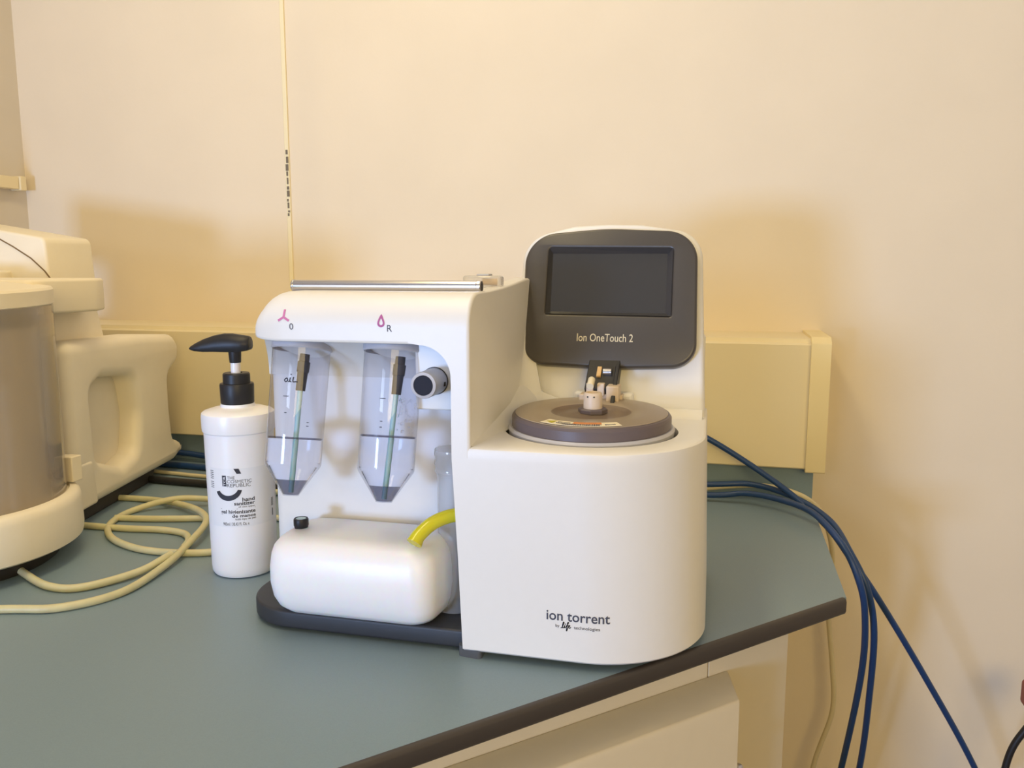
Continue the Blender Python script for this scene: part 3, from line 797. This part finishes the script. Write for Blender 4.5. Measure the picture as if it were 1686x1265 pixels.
Aq, Bq = [], []
for i in range(17):
    t = i / 16; a = radians(197 + (352 - 197) * t)
    cx_, cy_ = 375.5, 800.5
    w = 10.5 * sin(pi * min(1, .25 + t * .50)) * .85
    Aq.append((cx_ + 22.0 * cos(a), cy_ - 21.5 * sin(a))); Bq.append((cx_ + (22.0 - w) * cos(a), cy_ - (21.5 - w) * sin(a)))
for i in range(16):
    flat_shape(bm, [(U(*p), V(p[1])) for p in (Aq[i], Aq[i + 1], Bq[i + 1], Bq[i])], .00015)
mapped('emblem', bm, on_bottle, M['black_ink'], lbl)
bm = text_pieces([('TCR', 0, .0115, 0, .0028, .01)])
u0, v0 = U(371.3, 787), V(796)
for v in bm.verts: v.co = Vector((u0 - v.co.y - .0002, v0 + v.co.x, v.co.z + .0002))
mapped('emblem_letters', bm, on_bottle, M['label'], lbl)

# ------------------------------------------------------------------ big cream machine on the left
mc = empty('centrifuge', (-.95, .95, WT), 'aged cream bench machine with clear round bowl, at the left edge', 'machine')
CX, CY = -.9200, .8000
lathe('foot_ring', [(.112, WT), (.116, .903), (.124, .9250), (0, .9250)], M['machine_dk'], mc, cx=CX, cy=CY, seg=96)
lathe('base_rim', [(0, .923), (.140, .923), (.1450, .926), (.1465, .935), (.1455, .972), (.1435, .979), (.139, .983), (.1325, .984), (.131, .981), (0, .981)], M['machine'], mc, cx=CX, cy=CY, seg=128)
lathe('clear_bowl', [(.1295, .9815), (.1295, 1.221), (.1275, 1.221), (.1275, .9815)], M['bowl'], mc, cx=CX, cy=CY, seg=128, cap=False)
lathe('bowl_liner', [(.108, .9815), (.108, 1.19), (.112, 1.195)], M['drum'], mc, cx=CX, cy=CY, seg=96)
LM = Matrix.Translation((CX, CY, 1.2385)) @ Matrix.Rotation(radians(7), 4, Vector((1, -.9, 0)).normalized() * 1)
ldm = lathe('lid', [(0, -.019), (.128, -.019), (.1305, -.017), (.1310, .000), (.129, .003), (.120, .0045), (.115, .004), (.09, .008), (.03, .010), (0, .010)], M['machine_lt'], mc,
            mtx=Matrix.Translation((CX, CY, 1.2385)) @ Matrix.Rotation(radians(1.5), 4, 'X'), seg=128)
u2 = Vector((-.22955, .97330)); n2 = Vector((.97330, .22955)); A0 = Vector((-.876, .979))
def sm(s, z_, o):
    p = A0 + u2 * s + n2 * o; return (p.x, p.y, z_)
SD = Matrix(((u2.x, 0, n2.x, A0.x), (u2.y, 0, n2.y, A0.y), (0, 1, 0, 0), (0, 0, 0, 1)))    # local (s, z, outward)
def side_plate(nm, outs, o0, o1, bev, m, parent, **kw):
    return plate(nm, outs, abs(o1 - o0), bev, SD @ Matrix.Translation((0, 0, (o0 + o1) / 2)), m, parent, **kw)
outer = rpoly([(-.035, .925, .01), (.02, .922, .01), (.30, .922, .02), (.338, .934, .012), (.330, .952, .010), (.296, .965, .02), (.290, 1.02, .04), (.290, 1.078, .02), (.336, 1.098, .018), (.343, 1.128, .02), (.322, 1.148, .02),
               (.20, 1.158, .05), (-.035, 1.166, .02)], 8)
hole = rpoly([(.030, .985, .02), (.105, .958, .025), (.158, .970, .022), (.172, 1.03, .05), (.158, 1.095, .022), (.060, 1.105, .02), (.024, 1.09, .02)], 8)
side_plate('grip_side', [outer, hole[::-1]], -.055, .004, .016, M['machine'], mc, smooth=60)
side_plate('machine_body', [rpoly([(-.03, .925, .01), (.285, .925, .02), (.285, 1.150, .02), (-.03, 1.155, .02)], 6)], -.34, -.030, .01, M['machine'], mc, smooth=60)
side_plate('black_plinth', [rpoly([(-.045, WT, .004), (.235, WT, .004), (.250, .924, .004), (-.045, .926, .004)], 4)], -.32, -.012, .003, M['machine_dk'], mc, smooth=60)
# step block joining rim to body, small latch beside the bowl
side_plate('base_step', [rpoly([(-.075, .925, .005), (.02, .925, .005), (.012, .990, .006), (-.055, .992, .006)], 4)], -.10, .006, .004, M['machine'], mc, smooth=50)
box('latch', -.838, -.820, .893, .911, .986, 1.020, M['machine_lt'], mc, bevel=.0015)
box('latch', -.850, -.842, .895, .915, .990, 1.018, M['machine'], mc, bevel=.0015)
# lid arm, neck and rear tower
me = plate_mesh([rpoly([(-1.12, .90, .02), (-.868, .895, .01), (-.8600, 1.01, .03), (-.885, 1.055, .03), (-1.12, 1.06, .02)], 8)], .046, .004)
me.transform(Matrix.Translation((0, 0, 1.2285))); link('lid_arm', me, M['machine_lt'], mc, smooth=50)
side_plate('neck', [rpoly([(-.01, 1.14, .004), (.150, 1.14, .004), (.125, 1.212, .012), (-.01, 1.212, .004)], 5)], -.34, -.032, .004, M['machine'], mc, smooth=50)
side_plate('rear_block', [rpoly([(.03, 1.15, .004), (.19, 1.15, .004), (.17, 1.262, .008), (.03, 1.262, .004)], 4)], -.34, -.165, .004, M['machine'], mc, smooth=50)
tower = rpoly([(-.30, 0, .001), (.008, 0, .004), (.004, .066, .012), (-.30, .112, .01)], 6)
TM = Matrix(((1, 0, 0, -1.006), (0, 0, -1, 1.10), (0, 1, 0, 1.246), (0, 0, 0, 1)))
tw = plate('tower', [tower], .10, .005, TM @ Matrix.Translation((0, 0, -.02)), M['machine'], mc, smooth=50)
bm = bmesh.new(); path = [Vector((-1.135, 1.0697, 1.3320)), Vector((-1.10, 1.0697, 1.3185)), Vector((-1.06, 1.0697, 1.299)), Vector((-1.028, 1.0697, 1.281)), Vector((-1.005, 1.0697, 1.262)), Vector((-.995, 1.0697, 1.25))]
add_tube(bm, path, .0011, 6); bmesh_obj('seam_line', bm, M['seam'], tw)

# ------------------------------------------------------------------ cream hose lying in loops between machine and bottle
h = .0046
pts = [(-.95, .62), (-.86, .645), (-.7376, .6876), (-.678, .7074), (-.6436, .7592), (-.646, .835), (-.6605, .905), (-.6871, .985), (-.7480, 1.045), (-.83, 1.083), (-.90, 1.090), (-.97, 1.08)]
zs = [0, 0, 0, 0, 0, .002, .006, .011, .007, .002, 0, 0]
tag(tube('hose', [(x, y, WT + h + dz) for (x, y), dz in zip(pts, zs)], h, M['hose'], n=12, seg=14, smooth=60), 'long cream rubber hose curving nearest the front of the worktop', 'hose', 'cream hoses looped on the worktop')
pts = [(-.835, .800), (-.7951, .779), (-.7374, .7543), (-.6967, .7620), (-.6640, .815), (-.6560, .865)]
zs = [.004, .001, 0, 0, .002, .007]
tag(tube('hose', [(x, y, WT + h + dz) for (x, y), dz in zip(pts, zs)], h, M['hose'], n=12, seg=14, smooth=60), 'cream rubber hose emerging from beneath the round machine base', 'hose', 'cream hoses looped on the worktop')
pts = [(-.60, .925), (-.628, .898), (-.6801, .886), (-.7345, .892), (-.793, .922), (-.8340, .972), (-.846, 1.035), (-.80, 1.075), (-.74, 1.11), (-.69, 1.17), (-.60, 1.20)]
zs = [0, 0, 0, 0, .0, .0, .0, .010, .004, .002, 0]
tag(tube('hose', [(x, y, WT + h + dz) for (x, y), dz in zip(pts, zs)], h, M['hose'], n=12, seg=14, smooth=60), 'cream rubber hose making a round loop behind the pump bottle', 'hose', 'cream hoses looped on the worktop')
pts = [(-.87, .955), (-.80, .957), (-.745, .964), (-.705, .958), (-.681, .935), (-.668, .905)]
zs = [0, 0, 0, 0, 0, 0]
tag(tube('hose', [(x, y, WT + h + dz) for (x, y), dz in zip(pts, zs)], h, M['hose'], n=12, seg=14, smooth=60), 'cream rubber hose lying inside the round loop', 'hose', 'cream hoses looped on the worktop')
pts = [(-.846, .996), (-.79, 1.005), (-.72, 1.025), (-.65, 1.05), (-.57, 1.05)]
zs = [.0, .0, .0, .0, 0]
tag(tube('hose', [(x, y, WT + h + dz) for (x, y), dz in zip(pts, zs)], h, M['hose'], n=12, seg=14, smooth=60), 'cream rubber hose crossing the loop towards the pump bottle', 'hose', 'cream hoses looped on the worktop')

# cables behind the bottle
tag(tube('power_cable', [(-.97, 1.195, .9065), (-.85, 1.19, .9065), (-.70, 1.19, .9065), (-.5, 1.20, .9065), (-.4, 1.22, .9065)], .0062, M['blackcable'], smooth=60), 'thick black power cable lying on the worktop behind the pump bottle', 'cable')
tag(tube('thin_cable', [(-1.0, 1.255, .904), (-.85, 1.240, .904), (-.7, 1.235, .904), (-.5, 1.26, .904)], .0034, M['whitecable'], smooth=60), 'thin cream cable beside the black power cable behind the bottle', 'cable')
tag(tube('network_cable', [(-1.1, 1.30, .906), (-.95, 1.295, .906), (-.80, 1.285, .906), (-.6, 1.28, .906), (-.3, 1.30, .906), (-.16, 1.33, .912)], .0055, M['blue'], smooth=60), 'blue network cable on the worktop beneath the trunking behind the bottle', 'cable')
tag(tube('network_cable', [(-1.1, 1.345, .919), (-.97, 1.345, .916), (-.85, 1.335, .908), (-.7, 1.325, .906), (-.45, 1.335, .908)], .0055, M['blue'], smooth=60), 'blue network cable against the upstand behind the cream machine', 'cable')

# blue cables falling over the right end of the worktop
r = .0046
tag(tube('network_cable', [(-.16, 1.32, 1.06), (-.0734, 1.33, 1.026), (-.0108, 1.33, .9974), (.0508, 1.32, .9637), (.1145, 1.30, .9245), (.1660, 1.262, .8869), (.1975, 1.24, .8483), (.2375, 1.24, .7922), (.3151, 1.28, .6646), (.4105, 1.33, .4956), (.50, 1.38, .30)], r, M['blue'], n=12, smooth=60),
    'blue network cable sloping diagonally down to the lower right', 'cable', 'blue cables falling past the worktop end')
tag(tube('network_cable', [(-.20, 1.31, .905), (-.0081, 1.31, .9103), (.0518, 1.305, .9180), (.1034, 1.27, .9200), (.1418, 1.22, .9175), (.1719, 1.16, .8958), (.1919, 1.14, .8578), (.2056, 1.15, .8038), (.2148, 1.2, .6923), (.2072, 1.27, .5015), (.19, 1.32, .33)], r, M['blue'], n=12, smooth=60),
    'blue network cable hanging nearest the worktop end', 'cable', 'blue cables falling past the worktop end')
tag(tube('network_cable', [(-.20, 1.335, .9055), (-.0084, 1.33, .922), (.0616, 1.33, .9265), (.1237, 1.30, .9170), (.1680, 1.245, .9006), (.1889, 1.19, .874), (.2103, 1.17, .8308), (.2242, 1.18, .7664), (.2314, 1.22, .6562), (.2351, 1.28, .4996), (.22, 1.33, .33)], r, M['blue'], n=12, smooth=60),
    'blue network cable hanging between the diagonal one and the nearest one', 'cable', 'blue cables falling past the worktop end')
tag(tube('cord', [(-.05, 1.35, .904), (.0626, 1.35, .9200), (.1263, 1.34, .9142), (.165, 1.36, .885), (.1858, 1.39, .840), (.1986, 1.42, .780), (.1990, 1.44, .6882), (.2100, 1.44, .5913), (.2150, 1.44, .5035), (.1900, 1.44, .4000), (.17, 1.44, .25)], .0042, M['whitecable'], n=12, smooth=60),
    'cream cord hanging down the wall behind the worktop end', 'cable')
pg = empty('power_lead', (.47, 1.35, .49), 'dark power lead with red-brown plug at the lower right corner', 'cable')
tube('lead', [(.455, 1.35, .44), (.4593, 1.35, .4907), (.4675, 1.35, .5278), (.4830, 1.35, .5601), (.505, 1.35, .60), (.515, 1.37, .64)], .0052, M['blackcable'], pg, smooth=60)
box('plug', .4765, .52, 1.33, 1.37, .594, .634, M['red'], pg, bevel=.006)
